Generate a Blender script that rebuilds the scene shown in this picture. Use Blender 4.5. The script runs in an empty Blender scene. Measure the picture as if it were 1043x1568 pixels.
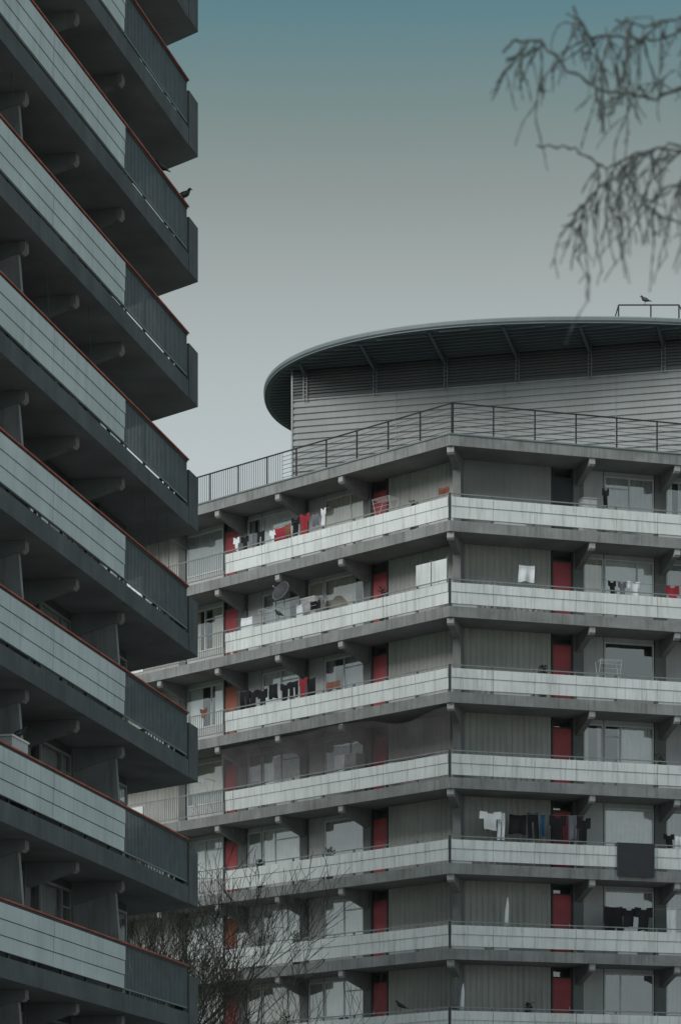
import bpy, bmesh, math, random
from mathutils import Vector
R = random.Random(7)
sc = bpy.context.scene

# ------------------------------------------------------------------ materials
MATS = {}
def mat(name, col, rough=0.8, var=0.25, scale=1.2, streak=0.0, metal=0.0, bump=0.0, dirt=(0.05,0.055,0.05), spec=0.3):
    m = bpy.data.materials.new(name); m.use_nodes = True
    nt = m.node_tree; N = nt.nodes; L = nt.links
    b = N['Principled BSDF']
    b.inputs['Roughness'].default_value = rough
    b.inputs['Metallic'].default_value = metal
    b.inputs['Specular IOR Level'].default_value = spec
    tc = N.new('ShaderNodeTexCoord')
    n1 = N.new('ShaderNodeTexNoise'); n1.inputs['Scale'].default_value = scale; n1.inputs['Detail'].default_value = 5
    L.new(tc.outputs['Object'], n1.inputs['Vector'])
    mr = N.new('ShaderNodeMapRange'); mr.inputs['From Min'].default_value = .3; mr.inputs['From Max'].default_value = .7
    mr.inputs['To Min'].default_value = 1-var; mr.inputs['To Max'].default_value = 1+var*0.5
    L.new(n1.outputs['Fac'], mr.inputs['Value'])
    vm = N.new('ShaderNodeVectorMath'); vm.operation = 'SCALE'; vm.inputs[0].default_value = col
    L.new(mr.outputs[0], vm.inputs['Scale'])
    out = vm.outputs[0]
    if streak > 0:
        mp = N.new('ShaderNodeMapping'); mp.inputs['Scale'].default_value = (5, 5, .35)
        L.new(tc.outputs['Object'], mp.inputs['Vector'])
        n2 = N.new('ShaderNodeTexNoise'); n2.inputs['Scale'].default_value = 1.6; n2.inputs['Detail'].default_value = 8
        n2.inputs['Roughness'].default_value = .65
        L.new(mp.outputs[0], n2.inputs['Vector'])
        m2 = N.new('ShaderNodeMapRange'); m2.inputs['From Min'].default_value = .48; m2.inputs['From Max'].default_value = .75
        m2.inputs['To Min'].default_value = 0; m2.inputs['To Max'].default_value = streak
        L.new(n2.outputs['Fac'], m2.inputs['Value'])
        mx = N.new('ShaderNodeMix'); mx.data_type = 'RGBA'
        L.new(m2.outputs[0], mx.inputs['Factor']); L.new(out, mx.inputs['A']); mx.inputs['B'].default_value = (*dirt, 1)
        out = mx.outputs['Result']
    L.new(out, b.inputs['Base Color'])
    if bump > 0:
        bp = N.new('ShaderNodeBump'); bp.inputs['Strength'].default_value = bump; bp.inputs['Distance'].default_value = .02
        n3 = N.new('ShaderNodeTexNoise'); n3.inputs['Scale'].default_value = 25
        L.new(tc.outputs['Object'], n3.inputs['Vector']); L.new(n3.outputs['Fac'], bp.inputs['Height'])
        L.new(bp.outputs[0], b.inputs['Normal'])
    MATS[name] = m
    return m

mat('white_panel', (.77,.81,.80), .55, .12, .9, .65, dirt=(.30,.32,.30))
mat('blue_panel', (.53,.61,.62), .5, .14, .9, .45, dirt=(.24,.28,.28))
mat('concrete_light', (.29,.305,.30), .9, .25, 1.5, .7, bump=.3, dirt=(.09,.095,.09))
mat('concrete_mid', (.28,.295,.295), .9, .22, 1.5, .5, bump=.3)
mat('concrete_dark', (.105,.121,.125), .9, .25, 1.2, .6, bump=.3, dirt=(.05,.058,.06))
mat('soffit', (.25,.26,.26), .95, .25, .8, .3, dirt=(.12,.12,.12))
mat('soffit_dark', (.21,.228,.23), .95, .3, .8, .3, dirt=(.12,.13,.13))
mat('bracket', (.25,.26,.26), .9, .2, 1.5, .3)
mat('bracket_end', (.42,.43,.43), .9, .2, 1.5, .3)
mat('corrugated', (.46,.465,.44), .7, .15, .7, .55, dirt=(.24,.24,.225))
mat('wall_grey', (.34,.35,.34), .85, .15, .7, .4, dirt=(.2,.2,.2))
mat('column', (.20,.21,.208), .9, .2, 1.0, .3)
mat('red_door', (.44,.09,.105), .6, .25, 1.2, .3, dirt=(.22,.08,.08))
mat('orange_door', (.42,.15,.10), .6, .2, 1.2, .2)
mat('frame_white', (.66,.69,.68), .5, .1, 2, .2, dirt=(.3,.3,.3))
mat('frame_dark', (.07,.075,.075), .5, .1, 2, .0)
mat('sill_panel', (.50,.515,.51), .7, .15, 1, .3, dirt=(.25,.25,.25))
mat('facade_shade', (.075,.082,.085), .9, .2, 1, .0)  # deep shade of the recessed facade put into the base colour
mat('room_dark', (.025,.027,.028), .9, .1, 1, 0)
mat('rail_dark', (.07,.077,.08), .5, .1, 3, 0, .3)
mat('rail_teal', (.18,.22,.235), .5, .15, 3, 0, .1)
mat('rail_red', (.38,.105,.075), .6, .4, 3, .3)
mat('rail_grey', (.28,.30,.30), .5, .15, 3, 0, .3)
mat('rail_black', (.035,.039,.042), .6, .1, 3, 0)
mat('cladding', (.37,.39,.39), .6, .10, .6, .35, .0, dirt=(.2,.205,.205))
mat('louver', (.12,.128,.13), .6, .1, .6, .2, .0)
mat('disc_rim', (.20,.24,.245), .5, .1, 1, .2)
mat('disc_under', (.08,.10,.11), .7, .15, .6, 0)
mat('disc_rib', (.12,.14,.15), .6, .1, 1, 0)
mat('curtain_white', (.86,.88,.86), .9, .12, 2, .1, dirt=(.5,.5,.5))
mat('curtain_grey', (.50,.52,.52), .9, .15, 2, .1)
mat('curtain_dark', (.16,.17,.175), .9, .15, 2, 0)
mat('curtain_beige', (.64,.60,.52), .9, .15, 2, 0)
mat('cloth_white', (.75,.78,.80), .9, .05, 3, 0)
mat('cloth_black', (.016,.017,.02), .9, .2, 3, 0)
mat('cloth_red', (.34,.035,.05), .9, .1, 3, 0)
mat('cloth_blue', (.03,.08,.15), .9, .1, 3, 0)
mat('cloth_grey', (.15,.16,.18), .9, .1, 3, 0)
mat('cloth_rust', (.22,.09,.06), .9, .1, 3, 0)
mat('dark_plate', (.045,.05,.055), .6, .1, 3, 0)
mat('leaf', (.04,.065,.035), .8, .3, 8, 0)
mat('terracotta', (.25,.11,.07), .8, .2, 8, 0)
mat('bird', (.03,.033,.038), .7, .4, 20, 0)
mat('bird_wing', (.09,.10,.11), .7, .4, 20, 0)
mat('bark', (.11,.105,.09), .95, .35, 6, 0)
mat('bark_near', (.10,.115,.112), .95, .35, 6, 0)
mat('grass', (.05,.08,.03), .95, .4, .4, 0)
mat('asphalt', (.05,.05,.052), .9, .2, 2, 0)
mat('bounce_paving', (.32,.315,.30), .9, .2, 1, 0)  # pale tone for the added light-bouncing ground sheet
mat('kerb', (.3,.3,.29), .9, .2, 2, 0)
mat('metal', (.4,.42,.43), .4, .1, 3, 0, .6)

def glass():
    m = bpy.data.materials.new('window_glass'); m.use_nodes = True
    nt = m.node_tree; N = nt.nodes; L = nt.links; N.clear()
    o = N.new('ShaderNodeOutputMaterial'); mx = N.new('ShaderNodeMixShader')
    t = N.new('ShaderNodeBsdfTransparent'); t.inputs[0].default_value = (.93,.95,.95,1)
    g = N.new('ShaderNodeBsdfGlossy'); g.inputs['Roughness'].default_value = .03
    g.inputs['Color'].default_value = (.95,.98,.98,1)
    f = N.new('ShaderNodeLayerWeight'); f.inputs['Blend'].default_value = .5
    pw = N.new('ShaderNodeMath'); pw.operation='POWER'; pw.inputs[1].default_value = 3.5
    tc = N.new('ShaderNodeTexCoord'); n = N.new('ShaderNodeTexNoise'); n.inputs['Scale'].default_value = .8
    bp = N.new('ShaderNodeBump'); bp.inputs['Strength'].default_value = .2; bp.inputs['Distance'].default_value = .03
    L.new(tc.outputs['Object'], n.inputs['Vector']); L.new(n.outputs['Fac'], bp.inputs['Height'])
    L.new(bp.outputs[0], g.inputs['Normal'])
    L.new(f.outputs['Facing'], pw.inputs[0])
    ad = N.new('ShaderNodeMath'); ad.operation = 'ADD'; ad.inputs[1].default_value = .24; ad.use_clamp = True
    L.new(pw.outputs[0], ad.inputs[0]); L.new(ad.outputs[0], mx.inputs[0])
    L.new(t.outputs[0], mx.inputs[1]); L.new(g.outputs[0], mx.inputs[2]); L.new(mx.outputs[0], o.inputs[0])
    MATS['glass'] = m
glass()
def netting():
    m = bpy.data.materials.new('netting'); m.use_nodes = True
    nt = m.node_tree; N = nt.nodes; L = nt.links; N.clear()
    o = N.new('ShaderNodeOutputMaterial'); mx = N.new('ShaderNodeMixShader')
    t = N.new('ShaderNodeBsdfTransparent'); d = N.new('ShaderNodeBsdfDiffuse'); d.inputs[0].default_value = (.12,.11,.115,1)
    tc = N.new('ShaderNodeTexCoord'); n = N.new('ShaderNodeTexNoise'); n.inputs['Scale'].default_value = 1.1; n.inputs['Detail'].default_value = 4
    mr = N.new('ShaderNodeMapRange'); mr.inputs['From Min'].default_value = .3; mr.inputs['From Max'].default_value = .7
    mr.inputs['To Min'].default_value = .3; mr.inputs['To Max'].default_value = .65
    L.new(tc.outputs['Object'], n.inputs['Vector']); L.new(n.outputs['Fac'], mr.inputs['Value'])
    L.new(mr.outputs[0], mx.inputs[0]); L.new(t.outputs[0], mx.inputs[1]); L.new(d.outputs[0], mx.inputs[2]); L.new(mx.outputs[0], o.inputs[0])
    MATS['netting'] = m
netting()

# ------------------------------------------------------------------ builder
class B:
    def __init__(s): s.v=[]; s.f=[]; s.m=[]; s.names=[]
    def mi(s,n):
        if n not in s.names: s.names.append(n)
        return s.names.index(n)
    def face(s, pts, m):
        i=len(s.v); s.v += [tuple(p) for p in pts]; s.f.append(tuple(range(i,i+len(pts)))); s.m.append(s.mi(m))
    def prism(s, poly, z0, z1, m, mb=None, mt=None):
        n=len(poly); i=len(s.v)
        s.v += [(p[0],p[1],z0) for p in poly]+[(p[0],p[1],z1) for p in poly]
        k=s.mi(m)
        s.f.append(tuple(range(i+n-1,i-1,-1))); s.m.append(s.mi(mb or m))
        s.f.append(tuple(range(i+n,i+2*n))); s.m.append(s.mi(mt or m))
        for a in range(n):
            b=(a+1)%n; s.f.append((i+a,i+b,i+n+b,i+n+a)); s.m.append(k)
    def hull(s, bot, top, m):
        n=len(bot); i=len(s.v); s.v += [tuple(p) for p in bot]+[tuple(p) for p in top]; k=s.mi(m)
        s.f.append(tuple(range(i+n-1,i-1,-1))); s.m.append(k); s.f.append(tuple(range(i+n,i+2*n))); s.m.append(k)
        for a in range(n):
            b=(a+1)%n; s.f.append((i+a,i+b,i+n+b,i+n+a)); s.m.append(k)
    def tube(s, pts, rad, m, n=5, cap=True):
        k=s.mi(m); i0=len(s.v); pts=[Vector(p) for p in pts]
        for j,p in enumerate(pts):
            d=(pts[min(j+1,len(pts)-1)]-pts[max(j-1,0)])
            if d.length<1e-6: d=Vector((0,0,1))
            d.normalize(); a=Vector((0,0,1)) if abs(d.z)<.9 else Vector((1,0,0))
            x=d.cross(a).normalized(); y=d.cross(x)
            r=rad[j] if isinstance(rad,(list,tuple)) else rad
            for q in range(n):
                t=2*math.pi*q/n; s.v.append(tuple(p+x*math.cos(t)*r+y*math.sin(t)*r))
        for j in range(len(pts)-1):
            for q in range(n):
                q2=(q+1)%n; a=i0+j*n
                s.f.append((a+q,a+q2,a+n+q2,a+n+q)); s.m.append(k)
        if cap:
            s.f.append(tuple(i0+q for q in range(n))); s.m.append(k)
            a=i0+(len(pts)-1)*n; s.f.append(tuple(a+q for q in range(n))); s.m.append(k)
    def obj(s, name, parent=None, smooth=False, recalc=True):
        me=bpy.data.meshes.new(name); me.from_pydata(s.v,[],s.f)
        for n in s.names: me.materials.append(MATS[n])
        me.polygons.foreach_set('material_index', s.m)
        if smooth: me.polygons.foreach_set('use_smooth',[True]*len(s.f))
        me.update()
        if recalc:
            bm=bmesh.new(); bm.from_mesh(me); bmesh.ops.recalc_face_normals(bm,faces=bm.faces); bm.to_mesh(me); bm.free()
        o=bpy.data.objects.new(name,me); sc.collection.objects.link(o)
        if parent: o.parent=parent
        return o
def empty(name, loc=(0,0,0)):
    o=bpy.data.objects.new(name,None); sc.collection.objects.link(o); return o

T60=1/math.tan(math.radians(60))
class F:
    def __init__(s,O,ang,inw):
        a=math.radians(ang); s.O=Vector((O[0],O[1])); s.u=Vector((math.sin(a),math.cos(a)))
        n=Vector((s.u.y,-s.u.x)); s.n = n*inw
    def p(s,a,d): q=s.O+s.u*a+s.n*d; return (q.x,q.y)
    def p3(s,a,d,z): q=s.O+s.u*a+s.n*d; return Vector((q.x,q.y,z))
def fbox(b,f,s0,s1,d0,d1,z0,z1,m,mitre=False,mb=None):
    if mitre: poly=[f.p(s0+d0*T60,d0),f.p(s1,d0),f.p(s1,d1),f.p(s0+d1*T60,d1)]
    else: poly=[f.p(s0,d0),f.p(s1,d0),f.p(s1,d1),f.p(s0,d1)]
    b.prism(poly,z0,z1,m,mb)
def vslab(b,f1,f2,L1,L2,d0,d1,z0,z1,m,mb=None,mt=None):
    poly=[f1.p(L1,d0),f1.p(d0*T60,d0),f2.p(L2,d0),f2.p(L2,d1),f1.p(d1*T60,d1),f1.p(L1,d1)]
    b.prism(poly,z0,z1,m,mb,mt)

def corr(b,f,s0,s1,d,z0,z1,m,pitch=.11):
    s=s0; k=0; prof=[]
    while s<s1:
        prof.append((s, d if (k%4) in (0,1) else d+.03)); s+= pitch*(.30 if k%2==0 else .2)*1.9; k+=1
    prof.append((s1,d))
    for a,c in zip(prof,prof[1:]):
        b.face([f.p3(a[0],a[1],z0),f.p3(c[0],c[1],z0),f.p3(c[0],c[1],z1),f.p3(a[0],a[1],z1)],m)

def curtain(b,f,s0,s1,d,z0,z1,m):
    s=s0; prof=[]; ph=R.random()*6
    while s<s1:
        prof.append((s,d+.02*math.sin(s*38+ph)+.008*math.sin(s*71))); s+=.04
    prof.append((s1,d))
    for a,c in zip(prof,prof[1:]):
        b.face([f.p3(a[0],a[1],z0),f.p3(c[0],c[1],z0),f.p3(c[0],c[1],z1),f.p3(a[0],a[1],z1)],m)

def window(W,f,s0,s1,D,z,zs,zt,H,fm,cur,sill,split=None,full=False):
    b=W
    fbox(b,f,s0,s1,D,D+.10,z,z+zs,sill)
    fbox(b,f,s0,s1,D,D+.10,z+zt,z+H,sill)
    fw=.05
    fbox(b,f,s0,s1,D-.02,D+.07,z+zs,z+zs+fw,fm); fbox(b,f,s0,s1,D-.02,D+.07,z+zt-fw,z+zt,fm)
    fbox(b,f,s0,s0+fw,D-.018,D+.068,z+zs+fw,z+zt-fw,fm); fbox(b,f,s1-fw,s1,D-.018,D+.068,z+zs+fw,z+zt-fw,fm)
    if split:
        sm=s0+(s1-s0)*split; fbox(b,f,sm-.025,sm+.025,D-.018,D+.068,z+zs+fw,z+zt-fw,fm)
        if R.random()<.5:
            zz=z+zt-.42; fbox(b,f,s0+fw,sm-.025,D-.016,D+.066,zz,zz+.04,fm)
    b.face([f.p3(s0+fw,D+.0,z+zs+fw),f.p3(s1-fw,D+.0,z+zs+fw),f.p3(s1-fw,D+.0,z+zt-fw),f.p3(s0+fw,D+.0,z+zt-fw)],'glass')
    if cur:
        r=R.random(); w=s1-s0; dc_=D+.075
        if full: r*=.55
        if r<.55: curtain(b,f,s0+.05,s1-.05,dc_ - .03,z+zs+(.05 if R.random()<.7 else .25),z+zt,cur)
        elif r<.72:
            curtain(b,f,s0+.03,s0+w*R.uniform(.25,.5),D+.12,z+zs,z+zt,cur); curtain(b,f,s1-w*R.uniform(.15,.4),s1-.03,D+.12,z+zs,z+zt,cur)
        elif r<.9:
            zz=z+zs+(zt-zs)*R.uniform(.1,.5)
            b.face([f.p3(s0+.03,D+.085,zz),f.p3(s1-.03,D+.085,zz),f.p3(s1-.03,D+.085,z+zt),f.p3(s0+.03,D+.085,z+zt)],cur)
            if R.random()<.6: curtain(b,f,s0+.03,s1-.03,D+.2,z+zs,zz+.1,'curtain_grey')
        else: curtain(b,f,s0+w*R.uniform(.2,.4),s1-.03,D+.12,z+zs,z+zt,cur)

def door(b,f,s0,s1,D,z,H,m):
    fbox(b,f,s0,s0+.05,D-.02,D+.08,z,z+H,'frame_dark'); fbox(b,f,s1-.05,s1,D-.02,D+.08,z,z+H,'frame_dark')
    fbox(b,f,s0+.05,s1-.05,D+.01,D+.06,z,z+2.08,m)
    fbox(b,f,s0+.05,s1-.05,D-.01,D+.08,z+2.08,z+2.13,'frame_dark')
    b.face([f.p3(s0+.05,D+.03,z+2.13),f.p3(s1-.05,D+.03,z+2.13),f.p3(s1-.05,D+.03,z+H),f.p3(s0+.05,D+.03,z+H)],'glass')
    fbox(b,f,s1-.14,s1-.11,D-.05,D+.01,z+1.0,z+1.12,'metal')

# ================================================================== far building
FLOOR=2.8; TOPZ=28.34; D=1.4
FL=F((3.56,88.0),-46,1); FR=F((3.56,88.0),74,-1)
far=empty('apartment_building')
LL,LR=27.0,27.0
core=B(); dc=D+.75
core.prism([FL.p(LL-.02,dc),FL.p(dc*T60,dc),FR.p(LR-.02,dc),FR.p(LR-.02,11),FL.p(11*T60,11),FL.p(LL-.02,11)],0,TOPZ-.36,'room_dark')
core.obj('core',far)
slabs=B(); par=B(); fac=B(); rails=B(); brk=B()
leftbays=[(.81,4.03,'corr'),(4.05,4.80,'door'),(4.82,5.15,'col'),(5.18,7.06,'win'),(7.10,7.84,'pwin'),(7.87,8.22,'col'),
 (8.25,10.15,'win'),(10.2,10.9,'pwin'),(10.93,11.37,'col'),(11.4,12.14,'door'),(12.17,14.1,'win'),(14.15,14.5,'col'),(14.5,17.4,'corr'),
 (17.43,18.2,'door'),(18.23,20.1,'win'),(20.13,20.5,'col'),(20.53,22.4,'win'),(22.45,26.98,'corr')]
rightbays=[(.81,4.05,'corr'),(4.07,4.81,'door'),(4.83,5.18,'col'),(5.2,5.92,'pwin'),(5.95,7.75,'win'),(7.78,8.16,'col'),(8.2,8.9,'pwin'),
 (8.95,10.8,'win'),(10.83,11.2,'col'),(11.23,12,'door'),(12.03,14.1,'win'),(14.15,14.5,'col'),(14.5,17.4,'corr'),
 (17.43,18.2,'door'),(18.23,20.1,'win'),(20.13,20.5,'col'),(20.53,22.4,'win'),(22.45,26.98,'corr')]
def bracket(b,f,s,z,w=.2,D=D,end='bracket_end',body='bracket',tip=.06,h0=.24,h1=.62):
    pr=[(tip,0),(tip,-h0+.06),(tip+.06,-h0),(tip+.22,-h0-.02),(D+.02,-h1),(D+.02,0)]
    bot=[f.p3(s-w/2,d,z+q) for d,q in pr]; top=[f.p3(s+w/2,d,z+q) for d,q in pr]
    b.hull(bot,top,body)
    cp=[(tip-.012,-.004),(tip-.012,-h0+.05),(tip+.05,-h0-.008),(tip+.10,-h0-.012),(tip+.10,-.004)]
    b.hull([f.p3(s-w/2-.004,d,z+q) for d,q in cp],[f.p3(s+w/2+.004,d,z+q) for d,q in cp],end)

for k in range(0,11):
    z=TOPZ-FLOOR*k
    vslab(slabs,FL,FR,LL,LR,0,D+.9 if k else 11.0,z-.35,z,'concrete_light','soffit')
    if k==0:
        vslab(slabs,FL,FR,LL,LR,-.03,.14,z+.002,z+.05,'disc_rim')
    if k<10:
        for f in (FL,FR):
            for s in (5.0,8.05,11.1,14.15,17.2,20.25,23.3): bracket(brk,f,s,z-.352)
        bis=(FL.n+FR.n).normalized(); fc=F((3.56,88.0),0,1); fc.O=Vector((3.56,88.0)); fc.n=bis; fc.u=Vector((bis.y,-bis.x))
        bracket(brk,fc,0,z-.352,w=.22,D=D/math.sin(math.radians(60))+.05,tip=.12)
        bot=[fc.p3(-.13,1.28,z-2.78),fc.p3(.13,1.28,z-2.78),fc.p3(.13,1.9,z-2.78),fc.p3(-.13,1.9,z-2.78)]
        top=[fc.p3(-.13,1.12,z-.36),fc.p3(.13,1.12,z-.36),fc.p3(.13,1.9,z-.36),fc.p3(-.13,1.9,z-.36)]
        brk.hull(bot,top,'bracket')
    if k==0: continue
    H=2.448
    for f,bays,side in ((FL,leftbays,'L'),(FR,rightbays,'R')):
        def panels(a,e):
            s=a
            while s<e-.01:
                s2=min(s+1.45,e); j=R.uniform(-.005,.005); g=.007
                zz0,zz1=z+.09,z+.77
                fbox(par,f,s+g,s2-g,.0+j,.06,zz0,z+.47,'white_panel')
                fbox(par,f,s+g,s2-g,-.022+j,.06,z+.476,zz1,'white_panel')
                fbox(rails,f,s2-.03,s2+.03,.065,.11,z,z+.88,'rail_grey')
                if R.random()<.35: fbox(par,f,s+.05,s2-R.uniform(.05,.9),.02,.05,z+.004,z+.086,'sill_panel')
                s=s2
        def bars(a,e):
            s=a
            fbox(rails,f,a,e,.02,.05,z+.10,z+.13,'rail_grey'); 
            while s<e:
                fbox(rails,f,s-.008,s+.008,.027,.043,z+.13,z+.86,'rail_grey'); s+=.11
        if side=='L': panels(.05,10.6); bars(10.66,14.9); panels(14.95,26.9)
        else: panels(.05,26.9)
        fbox(rails,f,.05,26.95,.02,.055,z+.87,z+.905,'rail_grey')
        fbox(rails,f,.0,.045,.0,.07,z+.0,z+.90,'rail_dark',mitre=True)
        for (a,e,t) in bays:
            if t=='corr':
                if k==1 and side=='R' and a<1:
                    fbox(fac,f,a,e-.0,D,D+.1,z,z+H,'wall_grey')
                else: corr(fac,f,a,e,D,z,z+H,'corrugated')
            elif t=='door':
                m='red_door'
                if side=='L' and a>11 and k in (3,6): m='orange_door'
                if side=='R' and a<5 and k==1: m='facade_shade'
                door(fac,f,a,e,D,z,H,m)
            elif t=='col': fbox(fac,f,a-.01,e+.01,D-.06,D+.25,z,z+H,'column')
            elif t=='win':
                low = side=='L' and k>=5
                if side=='L': cur='curtain_white' if R.random()<(.8 if low else .6) else R.choice(['curtain_beige','curtain_grey'])
                else: cur=R.choice(['curtain_grey','curtain_white','curtain_dark','curtain_grey',None])
                window(fac,f,a,e,D,z,.78,2.30,H,'frame_white',cur,'sill_panel',split=R.choice([.33,.5,.66,None]),full=low)
            elif t=='pwin':
                cur=R.choice(['curtain_white','curtain_grey','curtain_beige'])
                if R.random()<.55: window(fac,f,a,e,D,z,.9,2.30,H,'frame_white',cur,'sill_panel',full=(k>=5))
                else: fbox(fac,f,a,e,D,D+.1,z,z+H,'sill_panel')
slabs.obj('floor_slabs',far); par.obj('parapet_panels',far); fac.obj('facade',far,recalc=False); rails.obj('balcony_rails',far); brk.obj('slab_brackets',far)

# roof railing
rr=B()
def roofrail(f,e):
    z=TOPZ; ins=.35; s=ins*T60
    fbox(rr,f,s,e,ins-.02,ins+.02,z+1.13,z+1.17,'rail_black')
    fbox(rr,f,s,e,ins-.015,ins+.015,z+.10,z+.13,'rail_black')
    q=s
    while q<e:
        fbox(rr,f,q-.02,q+.02,ins+.021,ins+.061,z,z+1.15,'rail_black'); q+=1.45
    for j in range(6): 
        zz=z+.26+j*.145; fbox(rr,f,s,min(e,8.1) if f is FL else e,ins-.006,ins+.006,zz,zz+.014,'rail_dark')
    if f is FL:
        q=8.1
        while q<e: fbox(rr,f,q-.007,q+.007,ins-.007,ins+.007,z+.13,z+1.13,'rail_dark'); q+=.11
roofrail(FL,26); roofrail(FR,26)
rr.obj('roof_railing',far)

# penthouse
ph=B()
FW=F((-1.77,98.7),-76+180,-1)
if FW.n.y<0: FW.n=-FW.n
PZ0,PZ1=TOPZ,33.9; WLn=16.4
ph.prism([FW.p(.06,.06),FW.p(WLn,.06),FW.p(WLn,9),FW.p(.06,9)],PZ0+.01,PZ1-.01,'louver')
def hclad(z0,z1,pitch,m,s0,s1,dep=.035):
    z=z0
    while z<z1-.01:
        zt=min(z+pitch,z1)
        pr=[(0,z),(0,z+(zt-z)*.60),(dep,z+(zt-z)*.68),(dep,zt-.01),(0,zt)]
        for (a,za),(c,zc) in zip(pr,pr[1:]):
            ph.face([FW.p3(s0,a,za),FW.p3(s1,a,za),FW.p3(s1,c,zc),FW.p3(s0,c,zc)],m)
            ph.face([FW.p3(s0+a,9,za),FW.p3(s0+a,0,za),FW.p3(s0+c,0,zc),FW.p3(s0+c,9,zc)],m)
        z=zt
hclad(PZ0,32.9,.235,'cladding',0,WLn,.05)
hclad(32.93,PZ1,.11,'louver',0,WLn,.05)
fbox(ph,FW,0,WLn,-.02,.0,32.88,32.93,'disc_rib')
fbox(ph,FW,-.03,.03,-.03,.05,PZ0,PZ1,'rail_grey')
posts=[.45+2.62*i for i in range(7)]
for q in posts:
    if q<WLn:
        for dq in (0,.12): fbox(ph,FW,q+dq-.012,q+dq+.012,-.09,-.065,32.75,PZ1,'rail_grey')
        for j in range(7): fbox(ph,FW,q+.012,q+.108,-.085,-.07,32.82+j*.15,32.835+j*.15,'rail_grey')
for q in (3.9,7.9,11.9): fbox(ph,FW,q-.012,q+.012,-.012,.0,PZ0,32.88,'rail_grey')
ph.obj('roof_plant_room',far,recalc=False)
# curved roof
cx,cy,ea,eb,en=8.5,102.0,11.35,8.4,2.3
def ell(t,k=1.0,off=0):
    c,s=math.cos(t),math.sin(t)
    x=math.copysign(abs(c)**(2/en),c)*(ea*k+off); y=math.copysign(abs(s)**(2/en),s)*(eb*k+off)
    return cx+x,cy+y
ds=B(); n=160
ring=[2*math.pi*i/n for i in range(n)]
Z=33.9
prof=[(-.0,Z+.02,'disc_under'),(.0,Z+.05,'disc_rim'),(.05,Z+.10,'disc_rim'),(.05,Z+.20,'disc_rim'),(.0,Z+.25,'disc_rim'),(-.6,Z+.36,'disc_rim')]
for (o1,z1,m1),(o2,z2,m2) in zip(prof,prof[1:]):
    for i in range(n):
        a,c=ring[i],ring[(i+1)%n]
        ds.face([(*ell(a,1,o1),z1),(*ell(c,1,o1),z1),(*ell(c,1,o2),z2),(*ell(a,1,o2),z2)],m2)
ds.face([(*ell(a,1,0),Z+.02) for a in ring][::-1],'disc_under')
ds.face([(*ell(a,1,-.6),Z+.36) for a in ring],'disc_rim')
def inside(x,y,k=.985): return (abs((x-cx)/ea)/k)**en+(abs((y-cy)/eb)/k)**en<1
def rimd(q,sg):
    d=0
    while True:
        x,y=FW.p(q,sg*d)
        if not inside(x,y) or d>14: return d
        d+=.05
for q in [-1.4]+[p+.06 for p in posts]:
    if not inside(*FW.p(q,0)): continue
    d=rimd(q,-1)
    w=.05
    pr=[(0,0),(0,-.30),(-d*.5,-.18),(-d+.05,-.07),(-d+.05,0)]
    if d>.4: ds.hull([FW.p3(q-w,a,Z+.018+b_) for a,b_ in pr],[FW.p3(q+w,a,Z+.018+b_) for a,b_ in pr],'disc_under')
for j in range(1,22):
    dd=-.33*j
    ss=[q*.1 for q in range(-30,180) if inside(*FW.p(q*.1,dd))]
    if len(ss)>3: fbox(ds,FW,ss[0],ss[-1],dd-.02,dd+.02,Z-.06,Z+.018,'disc_rib')
for j in range(0,26):
    dd=.33*j
    ss=[-q*.05 for q in range(1,60) if inside(*FW.p(-q*.05,dd))]
    if len(ss)>3: fbox(ds,FW,ss[-1],-.05,dd-.02,dd+.02,Z-.06,Z+.018,'disc_rib')
ds.obj('curved_roof',far,recalc=False)
gr=B()
def tb(b,p,q,r,m): b.tube([p,q],r,m,5)
gx=[9.9,11.05,12.05]
for x in gx: tb(gr,(x,96,34.25),(x,96,35.38),.028,'rail_black')
tb(gr,(9.9,96,35.38),(12.05,96,35.38),.028,'rail_black'); tb(gr,(9.9,96,34.85),(12.05,96,34.85),.022,'rail_black')
tb(gr,(9.9,96,35.38),(9.9,98.2,35.38),.022,'rail_black'); tb(gr,(9.9,98.2,34.25),(9.9,98.2,35.38),.022,'rail_black')
tb(gr,(12.05,96,35.38),(12.4,95.3,34.3),.028,'rail_black')
tb(gr,(9.9,98.2,35.38),(12.05,98.2,35.38),.022,'rail_black')
gr.obj('roof_guard_rail',far)

# ================================================================== near building
near=empty('apartment_building.001')
E=(-3.2,60.3)
N1=F(E,180+13.4,1); N2=F(E,-46.6,-1)
def fixn(f,tow):
    if f.n.dot(Vector(tow))<0: f.n=-f.n
fixn(N1,(-1,0)); fixn(N2,(-.7,-.7))
nb_s=B(); nb_p=B(); nb_f=B(); nb_r=B(); nb_b=B(); nb_c=B()
L1,L2=27.0,24.0
rail0=21.96-1.05
levels=[rail0+2.8*j for j in range(-7,5)]
topz=levels[-1]+2.8
dc=D+.75
nb_c.prism([N1.p(L1-.02,dc),N1.p(dc*T60,dc),N2.p(L2-.02,dc),N2.p(L2-.02,11),N1.p(11*T60,11),N1.p(L1-.02,11)],0,topz,'room_dark')
nb_c.obj('core',near)
nbays=[(.83,2.7,'win'),(2.72,3.45,'door'),(3.48,4.22,'pwin'),(4.24,4.56,'col'),(4.58,6.45,'win'),(6.48,7.12,'pwin'),(7.14,7.46,'col'),(7.48,9.35,'win'),(9.38,10.02,'pwin'),(10.04,10.36,'col')]
s=10.38
while s<24: nbays+= [(s,s+1.87,'win'),(s+1.9,s+2.54,'pwin'),(s+2.56,s+2.88,'col')]; s+=2.9
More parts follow.
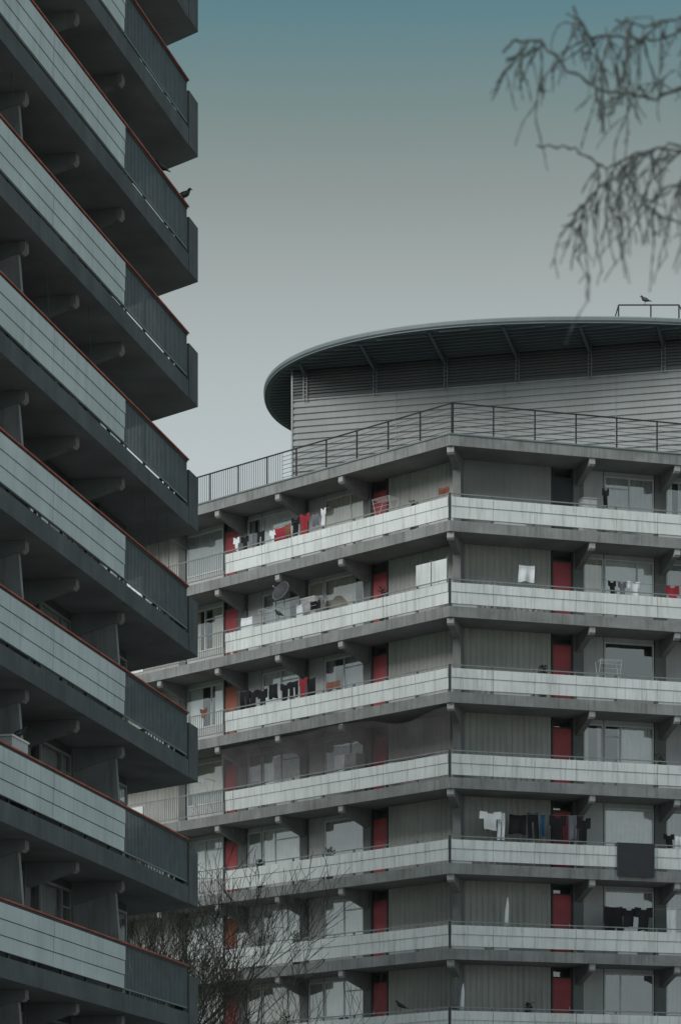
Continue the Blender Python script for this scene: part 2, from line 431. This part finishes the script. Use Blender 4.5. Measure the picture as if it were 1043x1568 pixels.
for li,z in enumerate(levels+[topz]):
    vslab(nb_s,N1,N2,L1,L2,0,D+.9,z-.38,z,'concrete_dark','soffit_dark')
    for f in (N1,N2):
        for q in (4.4,7.3,10.2,13.1,16.0,18.9):
            bracket(nb_b,f,q,z-.382,w=.2,end='bracket',body='soffit_dark',tip=.32,h0=.22,h1=.5)
    if z==topz: continue
    H=2.418
    for f in (N1,N2):
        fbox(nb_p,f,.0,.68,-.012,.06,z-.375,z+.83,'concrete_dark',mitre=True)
        fbox(nb_r,f,.72,5.22,.02,.05,z+.09,z+.12,'rail_teal')
        q=.76
        while q<5.22: fbox(nb_r,f,q-.011,q+.011,.022,.044,z+.12,z+.98,'rail_teal'); q+=.095
        for q in (.74,2.2,3.7,5.2): fbox(nb_r,f,q-.03,q+.03,.052,.1,z,z+1.01,'rail_teal')
        a=5.26
        while a<L1-1 and f is N1 or (f is N2 and a<L2-1):
            e=a+4.36
            for (y0,y1,o) in ((.10,.37,.0),(.385,.66,-.012),(.675,.96,-.024)):
                fbox(nb_p,f,a+.012,e-.012,o,.05,z+y0,z+y1,'blue_panel')
            fbox(nb_p,f,a+.02,e-.02,.052,.07,z+.10,z+.955,'rail_dark')
            for t in range(3): fbox(nb_r,f,a+.7+t*1.45,a+.76+t*1.45,.075,.12,z,z+1.01,'rail_dark')
            a=e
        Le=L1 if f is N1 else L2
        fbox(nb_r,f,.72,Le,-.028,.06,z+1.020,z+1.052,'rail_red')
        fbox(nb_r,f,.72,Le,.01,.05,z+.985,z+1.018,'rail_dark')
        for (a,e,t) in nbays:
            if t=='col': fbox(nb_f,f,a,e,D-.05,D+.2,z,z+H,'column')
            elif t=='door': door(nb_f,f,a,e,D,z,H,'facade_shade')
            elif t=='pwin': window(nb_f,f,a,e,D,z,.95,2.25,H,'column',None,'facade_shade')
            else: window(nb_f,f,a,e,D,z,.75,2.25,H,'rail_grey',R.choice(['curtain_dark','curtain_grey',None,None]),'facade_shade',split=R.choice([.3,.5,.7]))
    def fin(f,q,m):
        w=.06; pr=[(D,0),(.28,0),(.48,2.415),(D,2.415)]
        nb_b.hull([f.p3(q-w,d,z+h) for d,h in pr],[f.p3(q+w,d,z+h) for d,h in pr],m)
    fin(N1,10.2,'concrete_mid'); fin(N1,16.0,'concrete_mid'); 
    if li<=4: fin(N1,4.4,'concrete_mid')
nb_s.obj('floor_slabs',near); nb_p.obj('parapet_panels',near); nb_r.obj('balcony_rails',near); nb_b.obj('brackets_and_fins',near); nb_f.obj('facade',near,recalc=False)
cb=B()
for (q,z) in ((2.0,levels[5]),(2.9,levels[5]),(3.7,levels[5]),(1.3,levels[5]),(6.6,levels[6]),(9.1,levels[6]),(11.0,levels[7])):
    cb.tube([N1.p3(q,.25,z+.9),N1.p3(q+.05,.3,z+2.42)],.006,'rail_dark',4)
cb.obj('hanging_cables',near)

# ================================================================== clothes
def cloth(b,f,s0,w,h,d,ztop,m,kind='sheet'):
    nx=14; nz=12; ph_=R.random()*6; amp=R.uniform(.015,.04)
    def P(i,j):
        u=i/nx; v=j/nz
        dd=d+amp*math.sin(u*9+ph_)*(.3+v)+.02*math.sin(v*5+ph_)
        return f.p3(s0+u*w+.02*math.sin(v*4+ph_),dd,ztop-v*h-.03*math.sin(u*math.pi)*(1-v)-.02*math.sin(u*7+ph_)*v)
    for i in range(nx):
        for j in range(nz):
            u=(i+.5)/nx; v=(j+.5)/nz
            if kind=='shirt' and v>.38 and (u<.22 or u>.78): continue
            if kind=='shirt' and v<.09 and .38<u<.62: continue
            if kind=='trousers' and v>.3 and .43<u<.57: continue
            b.face([P(i,j),P(i+1,j),P(i+1,j+1),P(i,j+1)],m)
def line(b,f,s0,s1,d,z):
    pts=[f.p3(s0+(s1-s0)*t/8,d,z-.05*math.sin(math.pi*t/8)) for t in range(9)]
    b.tube(pts,.006,'rail_grey',4)
def laundry(f,k,items,d=.35,zline=1.55,ln=True):
    z=TOPZ-FLOOR*k; b=B()
    for (s,w,h,m,kd) in items: cloth(b,f,s+R.uniform(-.06,.06),w,h*R.uniform(.85,1.15),d+R.uniform(-.06,.06),z+zline+R.uniform(-.06,.05),m,kd)
    if ln: line(b,f,min(i[0] for i in items)-.3,max(i[0]+i[1] for i in items)+.3,d,z+zline+.02)
    b.obj('hanging_laundry',None,recalc=False)
Wt,Bk,Rd,Bl,Gy,Ru='cloth_white','cloth_black','cloth_red','cloth_blue','cloth_grey','cloth_rust'
laundry(FL,1,[(10.2,.3,.5,Wt,'shirt'),(9.8,.35,.6,Bk,'shirt'),(9.35,.35,.55,Gy,'sheet'),(8.9,.38,.6,Bk,'trousers'),(8.45,.3,.45,Wt,'shirt'),(8.0,.55,.5,Rd,'sheet'),(7.7,.25,.45,Ru,'sheet')],zline=1.4)
laundry(FL,1,[(7.3,.45,.6,Bk,'shirt'),(6.75,.5,.8,Rd,'shirt'),(6.35,.3,.5,Gy,'sheet'),(6.0,.25,.5,Wt,'shirt')],zline=1.6)
laundry(FL,1,[(.3,.5,.3,Ru,'sheet')],zline=1.3,ln=False)
laundry(FL,2,[(9.7,.55,.5,Wt,'sheet'),(7.2,.3,.5,Wt,'sheet'),(6.3,.5,.35,Bk,'sheet')],zline=1.3)
laundry(FL,3,[(9.75,.45,.7,Bk,'trousers'),(9.25,.5,.65,Bk,'shirt'),(8.75,.5,.75,Bk,'shirt'),(8.25,.4,.6,Bk,'sheet'),(7.75,.5,.7,Bk,'shirt'),(7.3,.45,.6,Bk,'trousers'),(6.85,.4,.6,'cloth_red','shirt'),(6.45,.4,.75,Bk,'sheet')],zline=1.5)
laundry(FL,3,[(5.3,.6,.3,'cloth_rust','sheet'),(11.9,.4,.4,'cloth_rust','shirt')],zline=1.2,ln=False)
laundry(FL,4,[(5.1,.5,.6,Wt,'sheet')],zline=1.5,ln=False)
laundry(FR,2,[(2.5,.55,.62,Wt,'sheet')],zline=1.62)
laundry(FR,2,[(5.65,.3,.5,Bk,'shirt'),(6.0,.3,.5,Gy,'shirt'),(6.4,.45,.6,Wt,'shirt'),(7.75,.5,.7,Rd,'shirt')],zline=1.3)
laundry(FR,5,[(1.15,.75,.7,Wt,'shirt'),(1.85,.25,.85,Wt,'trousers'),(2.15,.6,.75,Bk,'sheet'),(2.85,.4,.9,Bk,'trousers'),(3.3,.18,.8,Bl,'sheet'),(3.55,.6,.9,Bk,'shirt'),(4.2,.3,.9,Gy,'sheet'),(4.55,.5,.8,Bk,'shirt')],zline=1.8)
laundry(FR,6,[(5.5,.65,.75,Bk,'sheet'),(6.05,.6,.6,Bk,'shirt'),(6.6,.65,.8,Bk,'shirt'),(7.8,.35,.9,Wt,'sheet')],zline=1.6)
laundry(FR,1,[(5.5,.25,.55,Bk,'shirt')],zline=1.6,ln=False)
laundry(FR,5,[(7.7,.4,.45,Bk,'shirt'),(8.1,.3,.4,Wt,'sheet')],zline=1.3,ln=False)

b=B(); z=TOPZ-2.8*2
for a in (.25,.95):
    fbox(b,FL,a,a+.66,.14,.17,z+.5,z+1.62,'white_panel'); fbox(b,FL,a-.02,a,.13,.18,z+.4,z+1.68,'rail_grey')
b.obj('privacy_screen')
b=B(); z=TOPZ-2.8*5
fbox(b,FR,5.84,7.16,-.09,-.05,z-.22,z+.90,'dark_plate'); fbox(b,FR,5.9,5.95,-.05,.1,z+.86,z+.9,'rail_dark'); fbox(b,FR,7.05,7.1,-.05,.1,z+.86,z+.9,'rail_dark')
for q in (5.84,7.13): fbox(b,FR,q,q+.03,-.1,-.09,z-.22,z+.9,'rail_dark')
b.obj('balcony_board')
b=B(); z=TOPZ-2.8*4
nx=60;nz=10
def NP(i,j):
    u=i/nx; v=j/nz; s=.1+u*10.8
    zt=2.38-.5*math.sin(min(u,.35)/.35*math.pi)**2*.6
    return FL.p3(s,.10+.10*math.sin(u*23+v*3)*v*(1-v)*2+.06*math.sin(u*9),z+.88+(zt-.88)*(1-v)+.05*math.sin(u*17+v*2))
for i in range(nx):
    for j in range(nz): b.face([NP(i,j),NP(i+1,j),NP(i+1,j+1),NP(i,j+1)],'netting')
for jj in (0,nz): b.tube([NP(i,jj) for i in range(nx+1)],.012,'rail_dark',4)
b.obj('balcony_netting',recalc=False,smooth=True)

def dish(f,s,d,z,r=.3):
    b=B(); c=f.p3(s,d,z); ax=(Vector((-f.n.x,-f.n.y,.45))).normalized()
    x=ax.cross(Vector((0,0,1))).normalized(); y=ax.cross(x)
    rings=5; n=20; prev=None
    for i in range(rings+1):
        rr_=r*i/rings; off=.28*r*(i/rings)**2
        cur=[c+ax*off+x*math.cos(2*math.pi*k/n)*rr_+y*math.sin(2*math.pi*k/n)*rr_ for k in range(n)]
        if prev:
            for k in range(n): b.face([prev[k],prev[(k+1)%n],cur[(k+1)%n],cur[k]],'dark_plate')
        prev=cur
    b.tube(prev+[prev[0]],.01,'rail_grey',4)
    b.tube([c-Vector((0,0,r*.9))+ax*.05,c+ax*.42-Vector((0,0,.06))],.012,'rail_grey',4)
    b.tube([c+ax*.40-Vector((0,0,.06)),c+ax*.5-Vector((0,0,.06))],.03,'metal',6)
    b.tube([c,c-ax*.1,c-ax*.1-Vector((0,0,.9))],.02,'metal',6)
    b.obj('satellite_dish',recalc=False)
dish(FL,7.74,.0,TOPZ-5.6+1.75,.36)
def rack(f,s,k):
    b=B(); z=TOPZ-2.8*k; w=.75
    for q in (s,s+w):
        b.tube([f.p3(q,.3,z),f.p3(q,.8,z+1.45)],.01,'frame_white',4); b.tube([f.p3(q,.8,z),f.p3(q,.3,z+1.45)],.01,'frame_white',4)
        b.tube([f.p3(q,.3,z+1.45),f.p3(q,.8,z+1.45)],.01,'frame_white',4)
    for j in range(6): b.tube([f.p3(s,.3+.1*j,z+1.45),f.p3(s+w,.3+.1*j,z+1.45)],.006,'frame_white',4)
    for j in range(3): b.tube([f.p3(s,.3,z+1.0+j*.15),f.p3(s+w,.3,z+1.0+j*.15)],.006,'frame_white',4)
    b.obj('drying_rack')
rack(FL,8.5,2); rack(FL,6.4,2); rack(FL,3.0,1); rack(FL,12.0,4); rack(FR,5.4,3)
def cab(f,s,k,w,h,m='frame_white'):
    b=B(); z=TOPZ-2.8*k
    fbox(b,f,s,s+w,.75,1.2,z+.05,z+h,m); fbox(b,f,s-.02,s+w+.02,.72,1.22,z+h,z+h+.03,m)
    fbox(b,f,s+.02,s+w/2-.01,.735,.75,z+.1,z+h-.04,'curtain_grey'); fbox(b,f,s+w/2+.01,s+w-.02,.735,.75,z+.1,z+h-.04,'curtain_grey')
    for q in (s+.03,s+w-.08): fbox(b,f,q,q+.05,.78,.83,z,z+.05,'rail_dark')
    b.obj('balcony_cabinet')
cab(FL,6.9,2,.7,1.6); cab(FL,4.95,4,.6,1.5); cab(FR,4.95,1,.5,1.3,'curtain_grey'); cab(FL,10.2,6,.6,1.4)
def parasol(f,s,k,h,m):
    b=B(); z=TOPZ-2.8*k
    b.tube([f.p3(s,.45,z),f.p3(s+.05,.4,z+h)],.018,'metal',6)
    b.tube([f.p3(s+.01,.44,z+h*.45),f.p3(s+.02,.43,z+h*.55),f.p3(s+.04,.41,z+h*.8),f.p3(s+.05,.4,z+h*.98)],[.09,.075,.06,.015],m,8)
    b.prism([f.p(s-.2,.25),f.p(s+.2,.25),f.p(s+.2,.65),f.p(s-.2,.65)],z+.005,z+.06,'concrete_mid')
    b.obj('folded_parasol',smooth=True)
parasol(FR,2.1,6,1.85,'cloth_white'); parasol(FR,.3,7,1.9,'cloth_grey'); parasol(FR,.55,7,1.75,'cloth_white')
def plant(f,s,k,h,r):
    b=B(); z=TOPZ-2.8*k; c=f.p3(s,.45,z)
    b.tube([c+Vector((0,0,0)),c+Vector((0,0,.5))],.12,'rail_grey',8)
    b.tube([c+Vector((0,0,.5)),c+Vector((0,0,.52)),c+Vector((0,0,.75)),c+Vector((0,0,.77))],[.08,.10,.14,.15],'terracotta',10)
    for i in range(140):
        a=R.random()*6.28; rr_=r*R.random()**.6; zz=.75+R.random()*h; q=c+Vector((math.cos(a)*rr_,math.sin(a)*rr_,zz)); sz=R.uniform(.025,.06)
        u_=Vector((R.uniform(-1,1),R.uniform(-1,1),R.uniform(-1,1))).normalized(); v_=u_.cross(Vector((R.uniform(-1,1),R.uniform(-1,1),1))).normalized()
        b.face([q-u_*sz,q+v_*sz*.5,q+u_*sz,q-v_*sz*.5],'leaf')
    for i in range(5):
        a=i*1.26; b.tube([c+Vector((0,0,.75)),c+Vector((math.cos(a)*r*.5,math.sin(a)*r*.5,.75+h*.8))],.006,'leaf',4)
    b.obj('potted_plant',recalc=False)
for a in ((FL,3.4,2,.5,.18),(FL,5.9,5,.4,.2),(FL,9.3,5,.35,.16),(FR,3.4,3,.4,.15),(FR,7.6,4,.45,.2),(FL,7.5,6,.5,.2),(FL,8.0,7,.5,.25),(FR,2.9,7,.4,.18),(FL,2.0,1,.4,.15)): plant(*a)
def chair(f,s,k):
    b=B(); z=TOPZ-2.8*k; m='frame_white'
    for q in (s,s+.42):
        for d in (.5,.9): b.tube([f.p3(q,d,z),f.p3(q,d,z+.44)],.018,m,5)
        b.tube([f.p3(q,.5,z+.44),f.p3(q,.5,z+.65),f.p3(q,.9,z+.67)],.015,m,5)
    fbox(b,f,s-.02,s+.44,.48,.92,z+.44,z+.47,m)
    for i in range(6): b.hull([f.p3(s+.02+.07*i,.9,z+.47),f.p3(s+.06+.07*i,.9,z+.47),f.p3(s+.06+.07*i,.93,z+.47),f.p3(s+.02+.07*i,.93,z+.47)],[f.p3(s+.02+.07*i,1.0,z+.98),f.p3(s+.06+.07*i,1.0,z+.98),f.p3(s+.06+.07*i,1.03,z+.98),f.p3(s+.02+.07*i,1.03,z+.98)],m)
    fbox(b,f,s,s+.42,1.0,1.035,z+.98,z+1.05,m)
    b.obj('garden_chair')
for a in ((FL,2.6,3),(FL,9.0,4),(FR,6.2,1),(FR,1.6,2),(FL,6.3,7),(FL,5.2,1),(FL,3.4,4)): chair(*a)

# ================================================================== birds
def pigeon(P,ang,sc_=1.0,flip=0):
    b=B(); a=math.radians(ang); fx=Vector((math.cos(a),math.sin(a),0)); rt=Vector((-fx.y,fx.x,0)); up=Vector((0,0,1)); P=Vector(P)
    def q(x,y,z): return P+(fx*x+rt*y+up*z)*sc_
    st=[(-.20,.055,.018,.005),(-.13,.075,.028,.012),(-.08,.10,.045,.035),(-.03,.125,.058,.052),(.02,.145,.058,.058),(.06,.17,.045,.05),(.085,.205,.028,.032),(.098,.235,.024,.027),(.115,.25,.024,.024),(.135,.247,.014,.014),(.15,.242,.005,.005),(.17,.236,.002,.002)]
    n=12; rings=[]
    for i,(x,z,ry,rz) in enumerate(st):
        x2,z2=st[min(i+1,len(st)-1)][:2]; x1,z1=st[max(i-1,0)][:2]
        t=Vector((x2-x1,0,z2-z1)).normalized(); nn=Vector((-t.z,0,t.x))
        rings.append([q(x+nn.x*rz*math.sin(th),ry*math.cos(th),z+nn.z*rz*math.sin(th)) for th in [2*math.pi*k/n for k in range(n)]])
    for r1,r2 in zip(rings,rings[1:]):
        for k in range(n): b.face([r1[k],r1[(k+1)%n],r2[(k+1)%n],r2[k]],'bird')
    for sgn in (-1,1):
        w=[(.05,.055,.17),(.0,.066,.16),(-.08,.056,.115),(-.17,.02,.075),(-.10,.05,.085),(0,.062,.11)]
        b.face([q(x,sgn*y,z) for x,y,z in w],'bird_wing')
        b.tube([q(.0,sgn*.022,.09),q(.005,sgn*.022,.04),q(.0,sgn*.022,.0)],[.009,.005,.004],'rail_red',5)
        for dx in (-.02,.012,.03): b.tube([q(0,sgn*.022,.003),q(dx,sgn*(.022+dx*.2),.002)],.003,'rail_red',4)
    b.obj('pigeon',recalc=False,smooth=True)
Z0=lambda k: TOPZ-2.8*k
pigeon(N1.p3(.95,.03,levels[8]+1.052),20,1.25)
pigeon(N1.p3(2.6,.03,levels[8]+1.052),200,1.0)
pigeon(N1.p3(11.0,.03,levels[8]+1.052),200,1.0)
pigeon(N1.p3(10.65,.3,levels[3]+1.40),20,1.0)
pigeon(FL.p3(2.2,.04,Z0(7)+.91),190,1.25)
pigeon(FL.p3(7.95,.04,Z0(2)+.91),170,1.1)
pigeon((10.85,96,35.40),150,1.3)
b=B(); z=levels[3]
fbox(b,N1,10.45,11.3,.2,.65,z+.45,z+1.40,'curtain_grey'); fbox(b,N1,10.42,11.33,.18,.67,z+1.36,z+1.395,'frame_white')
for j in range(6): fbox(b,N1,10.55,11.2,.185,.2,z+.6+j*.1,z+.64+j*.1,'rail_grey')
for q in (10.5,11.2): fbox(b,N1,q,q+.05,.25,.6,z,z+.45,'rail_grey')
b.obj('balcony_storage_unit')

# ================================================================== trees
def grow(b,p,d,r,ln,depth,m,rng,up=.15,spread=.6,nch=3,sides=4,minr=.006):
    pts=[p.copy()]; rad=[r]; n=4; dd=d.copy(); r1=r*.6
    for i in range(n):
        dd=(dd+Vector((rng.uniform(-1,1),rng.uniform(-1,1),rng.uniform(-.6,.8)))*.2+Vector((0,0,up*.15))).normalized()
        pts.append(pts[-1]+dd*ln/n); rad.append(max(minr,r+(r1-r)*(i+1)/n))
    b.tube(pts,rad,m,3 if r<.02 else sides,cap=False)
    if depth<=0: return
    for c in range(nch):
        t=rng.uniform(.35,1) if c else 1
        i=min(n,int(t*n)); base=pts[i]
        a=Vector((rng.uniform(-1,1),rng.uniform(-1,1),rng.uniform(-.4,.7))).normalized()
        nd=(dd+a*spread*(1.0 if c else .5)).normalized()
        grow(b,base,nd,rad[i]*(.7 if c else .9),ln*rng.uniform(.6,.86),depth-1,m,rng,up,spread,nch,sides,minr)
def bare_tree(x,y,h,seed,name='bare_tree'):
    rng=random.Random(seed); b=B()
    base=Vector((x,y,0)); tr=[base+Vector((.05*math.sin(i),.05*math.cos(i*2),h*.42*i/5)) for i in range(6)]
    b.tube(tr,[.18,.14,.125,.11,.10,.09],'bark',8)
    for i in range(6):
        a=i*2.4+rng.random()
        st=tr[5-(i%3)]
        grow(b,st,Vector((math.cos(a)*.5,math.sin(a)*.5,1)).normalized(),.06,h*.22,5,'bark',rng,.25,.75,3,5,.0075)
    b.obj(name,recalc=False)
bare_tree(-5.3,76,13.4,3); bare_tree(-4.0,78,11.6,11); bare_tree(-6.0,72,11.5,29)

# foreground tree (right): drooping, knobbly twigs
b=B(); rng=random.Random(5)
YT=11.0; K=YT/4130.0
def pp(px,py,dy=0):
    return Vector(((px-521)*K,YT+dy,1.6+(1920-py)*K))
tb0=Vector((4.6,YT+.3,0))
tr=[tb0,tb0+Vector((.05,0,2)),tb0+Vector((-.05,.1,4)),tb0+Vector((-.1,.1,6)),tb0+Vector((-.2,.1,7.6)),tb0+Vector((-.3,.1,9.2))]
b.tube(tr,[.22,.17,.15,.12,.08,.03],'bark_near',10)
def twig(p,d,ln,r,depth,droop=.09):
    n=max(5,int(ln/.03)); pts=[p.copy()]; dd=d.copy(); rad=[r]
    for i in range(n):
        dd=(dd+Vector((rng.uniform(-1,1),rng.uniform(-1,1),rng.uniform(-1,1)))*.22+Vector((-.005,0,-droop))).normalized()
        pts.append(pts[-1]+dd*ln/n); rr_=r*(1-.5*(i+1)/n); rad.append(max(.0019,rr_*(1.6 if i%2 else .7)))
    b.tube(pts,rad,'bark_near',5,cap=False)
    if depth>0:
        for i in range(1,n+1):
            if rng.random()<(.36 if depth>1 else .26):
                sd=Vector((rng.uniform(-.8,.7),rng.uniform(-.6,.6),rng.uniform(-1.0,.3))).normalized()
                twig(pts[i],(dd*.6+sd).normalized(),ln*rng.uniform(.3,.55),max(.0025,rad[i]*.75),depth-1,droop)
def path(P,r0,r1,kids,k0=.4,k1=.93,hang=0):
    Q=[]
    for a,c in zip(P,P[1:]):
        for t in range(6): Q.append(a.lerp(c,t/6)+Vector((rng.uniform(-1,1),rng.uniform(-1,1),rng.uniform(-1,1)))*.008)
    Q.append(P[-1]); n=len(Q)
    b.tube(Q,[(r1+r0*max(0,1-i/(n*.45))**1.3)*(1.25 if i%2 else .85) for i in range(n)],'bark_near',6,cap=False)
    for j in range(kids):
        i=rng.randrange(int(n*k0),int(n*k1))
        sd=Vector((rng.uniform(-.8,.5),rng.uniform(-.8,.8),rng.uniform(-1,.25))).normalized()
        twig(Q[i],sd,rng.uniform(.12,.30),.0042,2)
    for j in range(hang):
        i=rng.randrange(int(n*k0),n)
        twig(Q[i],Vector((rng.uniform(-.3,.2),rng.uniform(-.4,.4),-1)).normalized(),rng.uniform(.24,.42),.0040,1,.16)
T=lambda z: Vector((4.45,YT+.35,z))
path([T(5.4),pp(1500,200,.2),pp(1200,120,.1),pp(1080,120),pp(1000,150),pp(930,140),pp(870,105),pp(825,60),pp(785,62),pp(770,80)],.035,.0055,14,.42,.88,3)
path([T(6.0),pp(1500,20,.3),pp(1250,0,.2),pp(1080,15,.1),pp(1010,45,.1),pp(950,35,.1),pp(905,40,.1),pp(880,-10,.1)],.035,.0050,14,.42,.95,3)
path([T(4.9),pp(1500,380,-.2),pp(1250,270,-.1),pp(1090,250,-.1),pp(1020,235,-.1),pp(970,255,-.1),pp(930,290,-.1),pp(900,315,-.1),pp(875,345,-.1)],.03,.0046,13,.42,.9,8)
path([T(4.6),pp(1500,420,-.4),pp(1250,330,-.3),pp(1110,290,-.2),pp(1050,300,-.2),pp(1000,325,-.2),pp(965,350,-.2)],.03,.0046,11,.42,.95,10)
path([T(5.2),pp(1400,180,.5),pp(1200,170,.3),pp(1090,190,.3),pp(1030,180,.3),pp(980,190,.3),pp(940,210,.3),pp(890,180,.3),pp(830,175,.3)],.03,.0042,10,.42,.88,2)
path([T(5.8),pp(1400,90,-.5),pp(1200,60,-.3),pp(1100,80,-.3),pp(1040,75,-.3),pp(980,90,-.3),pp(930,80,-.3)],.03,.0042,10,.42,.95,3)
for (x,y,z) in ((1,.3,1),(.6,1,1),(.3,1,.9),(.5,-1,1),(.9,-.6,1.1)):
    grow(b,tr[4],Vector((x,y,z)).normalized(),.05,1.0,4,'bark_near',rng,.1,.6,3,5,.005)
b.obj('bare_tree',recalc=False,smooth=True)

# ================================================================== ground
b=B(); b.prism([(-900,-900),(900,-900),(900,900),(-900,900)],-.5,0,'grass'); b.obj('ground')
b=B(); b.face([(-22,-60,.004),(45,-60,.004),(45,99,.004),(-22,99,.004)],'bounce_paving'); b.obj('bounce_square')  # unseen pale ground sheet, added to bounce light up onto the undersides
b=B(); b.face([(1,-60,.008),(4.5,-60,.008),(4.5,75,.008),(1,75,.008)],'asphalt'); b.obj('footpath')
b=B()
for x in (.85,4.5): b.prism([(x,-60),(x+.15,-60),(x+.15,75),(x,75)],0,.1,'kerb')
b.obj('kerb')

# ================================================================== light
SUN=Vector((-.58,-.64,.56)).normalized()
el=math.asin(SUN.z); az=math.atan2(SUN.x,SUN.y)
w=bpy.data.worlds.new('World'); sc.world=w; w.use_nodes=True
nt=w.node_tree; N=nt.nodes; L=nt.links; bg=N['Background']
sk=N.new('ShaderNodeTexSky'); sk.sky_type='NISHITA'; sk.sun_disc=False; sk.sun_elevation=el; sk.sun_rotation=az; sk.air_density=1.5; sk.dust_density=3
sv=N.new('ShaderNodeVectorMath'); sv.operation='SCALE'; sv.inputs['Scale'].default_value=.05
L.new(sk.outputs[0],sv.inputs[0])
tc=N.new('ShaderNodeTexCoord'); sx=N.new('ShaderNodeSeparateXYZ'); L.new(tc.outputs['Generated'],sx.inputs[0])
cr=N.new('ShaderNodeValToRGB'); L.new(sx.outputs['Z'],cr.inputs[0])
e=cr.color_ramp.elements
def S(c): return tuple(((v/255)/12.92 if v/255<=.04045 else ((v/255+.055)/1.055)**2.4) for v in c)+(1,)
stops=[(0.0,(200,209,211)),(.28,(188,198,200)),(.31,(178,188,189)),(.335,(166,175,174)),(.365,(145,155,152)),(.39,(124,142,141)),(.42,(95,131,139)),(.47,(90,125,135)),(.7,(200,209,214)),(1.0,(222,229,232))]
e[0].position=stops[0][0]; e[0].color=S(stops[0][1]); e[1].position=1; e[1].color=S(stops[-1][1])
for p,c in stops[1:-1]:
    q=e.new(p); q.color=S(c)
mx=N.new('ShaderNodeMix'); mx.data_type='RGBA'; mx.inputs['Factor'].default_value=.94
L.new(sv.outputs[0],mx.inputs['A']); L.new(cr.outputs[0],mx.inputs['B'])
L.new(mx.outputs['Result'],bg.inputs['Color']); bg.inputs['Strength'].default_value=1.0
sl=bpy.data.lights.new('sun','SUN'); sl.energy=2.0; sl.angle=math.radians(30); sl.color=(1,.98,.95)
so=bpy.data.objects.new('sun',sl); sc.collection.objects.link(so); so.rotation_euler=SUN.to_track_quat('Z','Y').to_euler()

# ================================================================== camera
cd=bpy.data.cameras.new('camera'); co=bpy.data.objects.new('camera',cd); sc.collection.objects.link(co)
co.location=(0,0,1.6); co.rotation_euler=(math.radians(90),0,0)
cd.sensor_fit='HORIZONTAL'; cd.sensor_width=24; cd.lens=95.03; cd.shift_y=1.089; cd.clip_end=3000
cd.dof.use_dof=True; cd.dof.focus_distance=76; cd.dof.aperture_fstop=4.0
sc.camera=co
sc.view_settings.view_transform='Standard'; sc.view_settings.look='None'; sc.view_settings.exposure=0
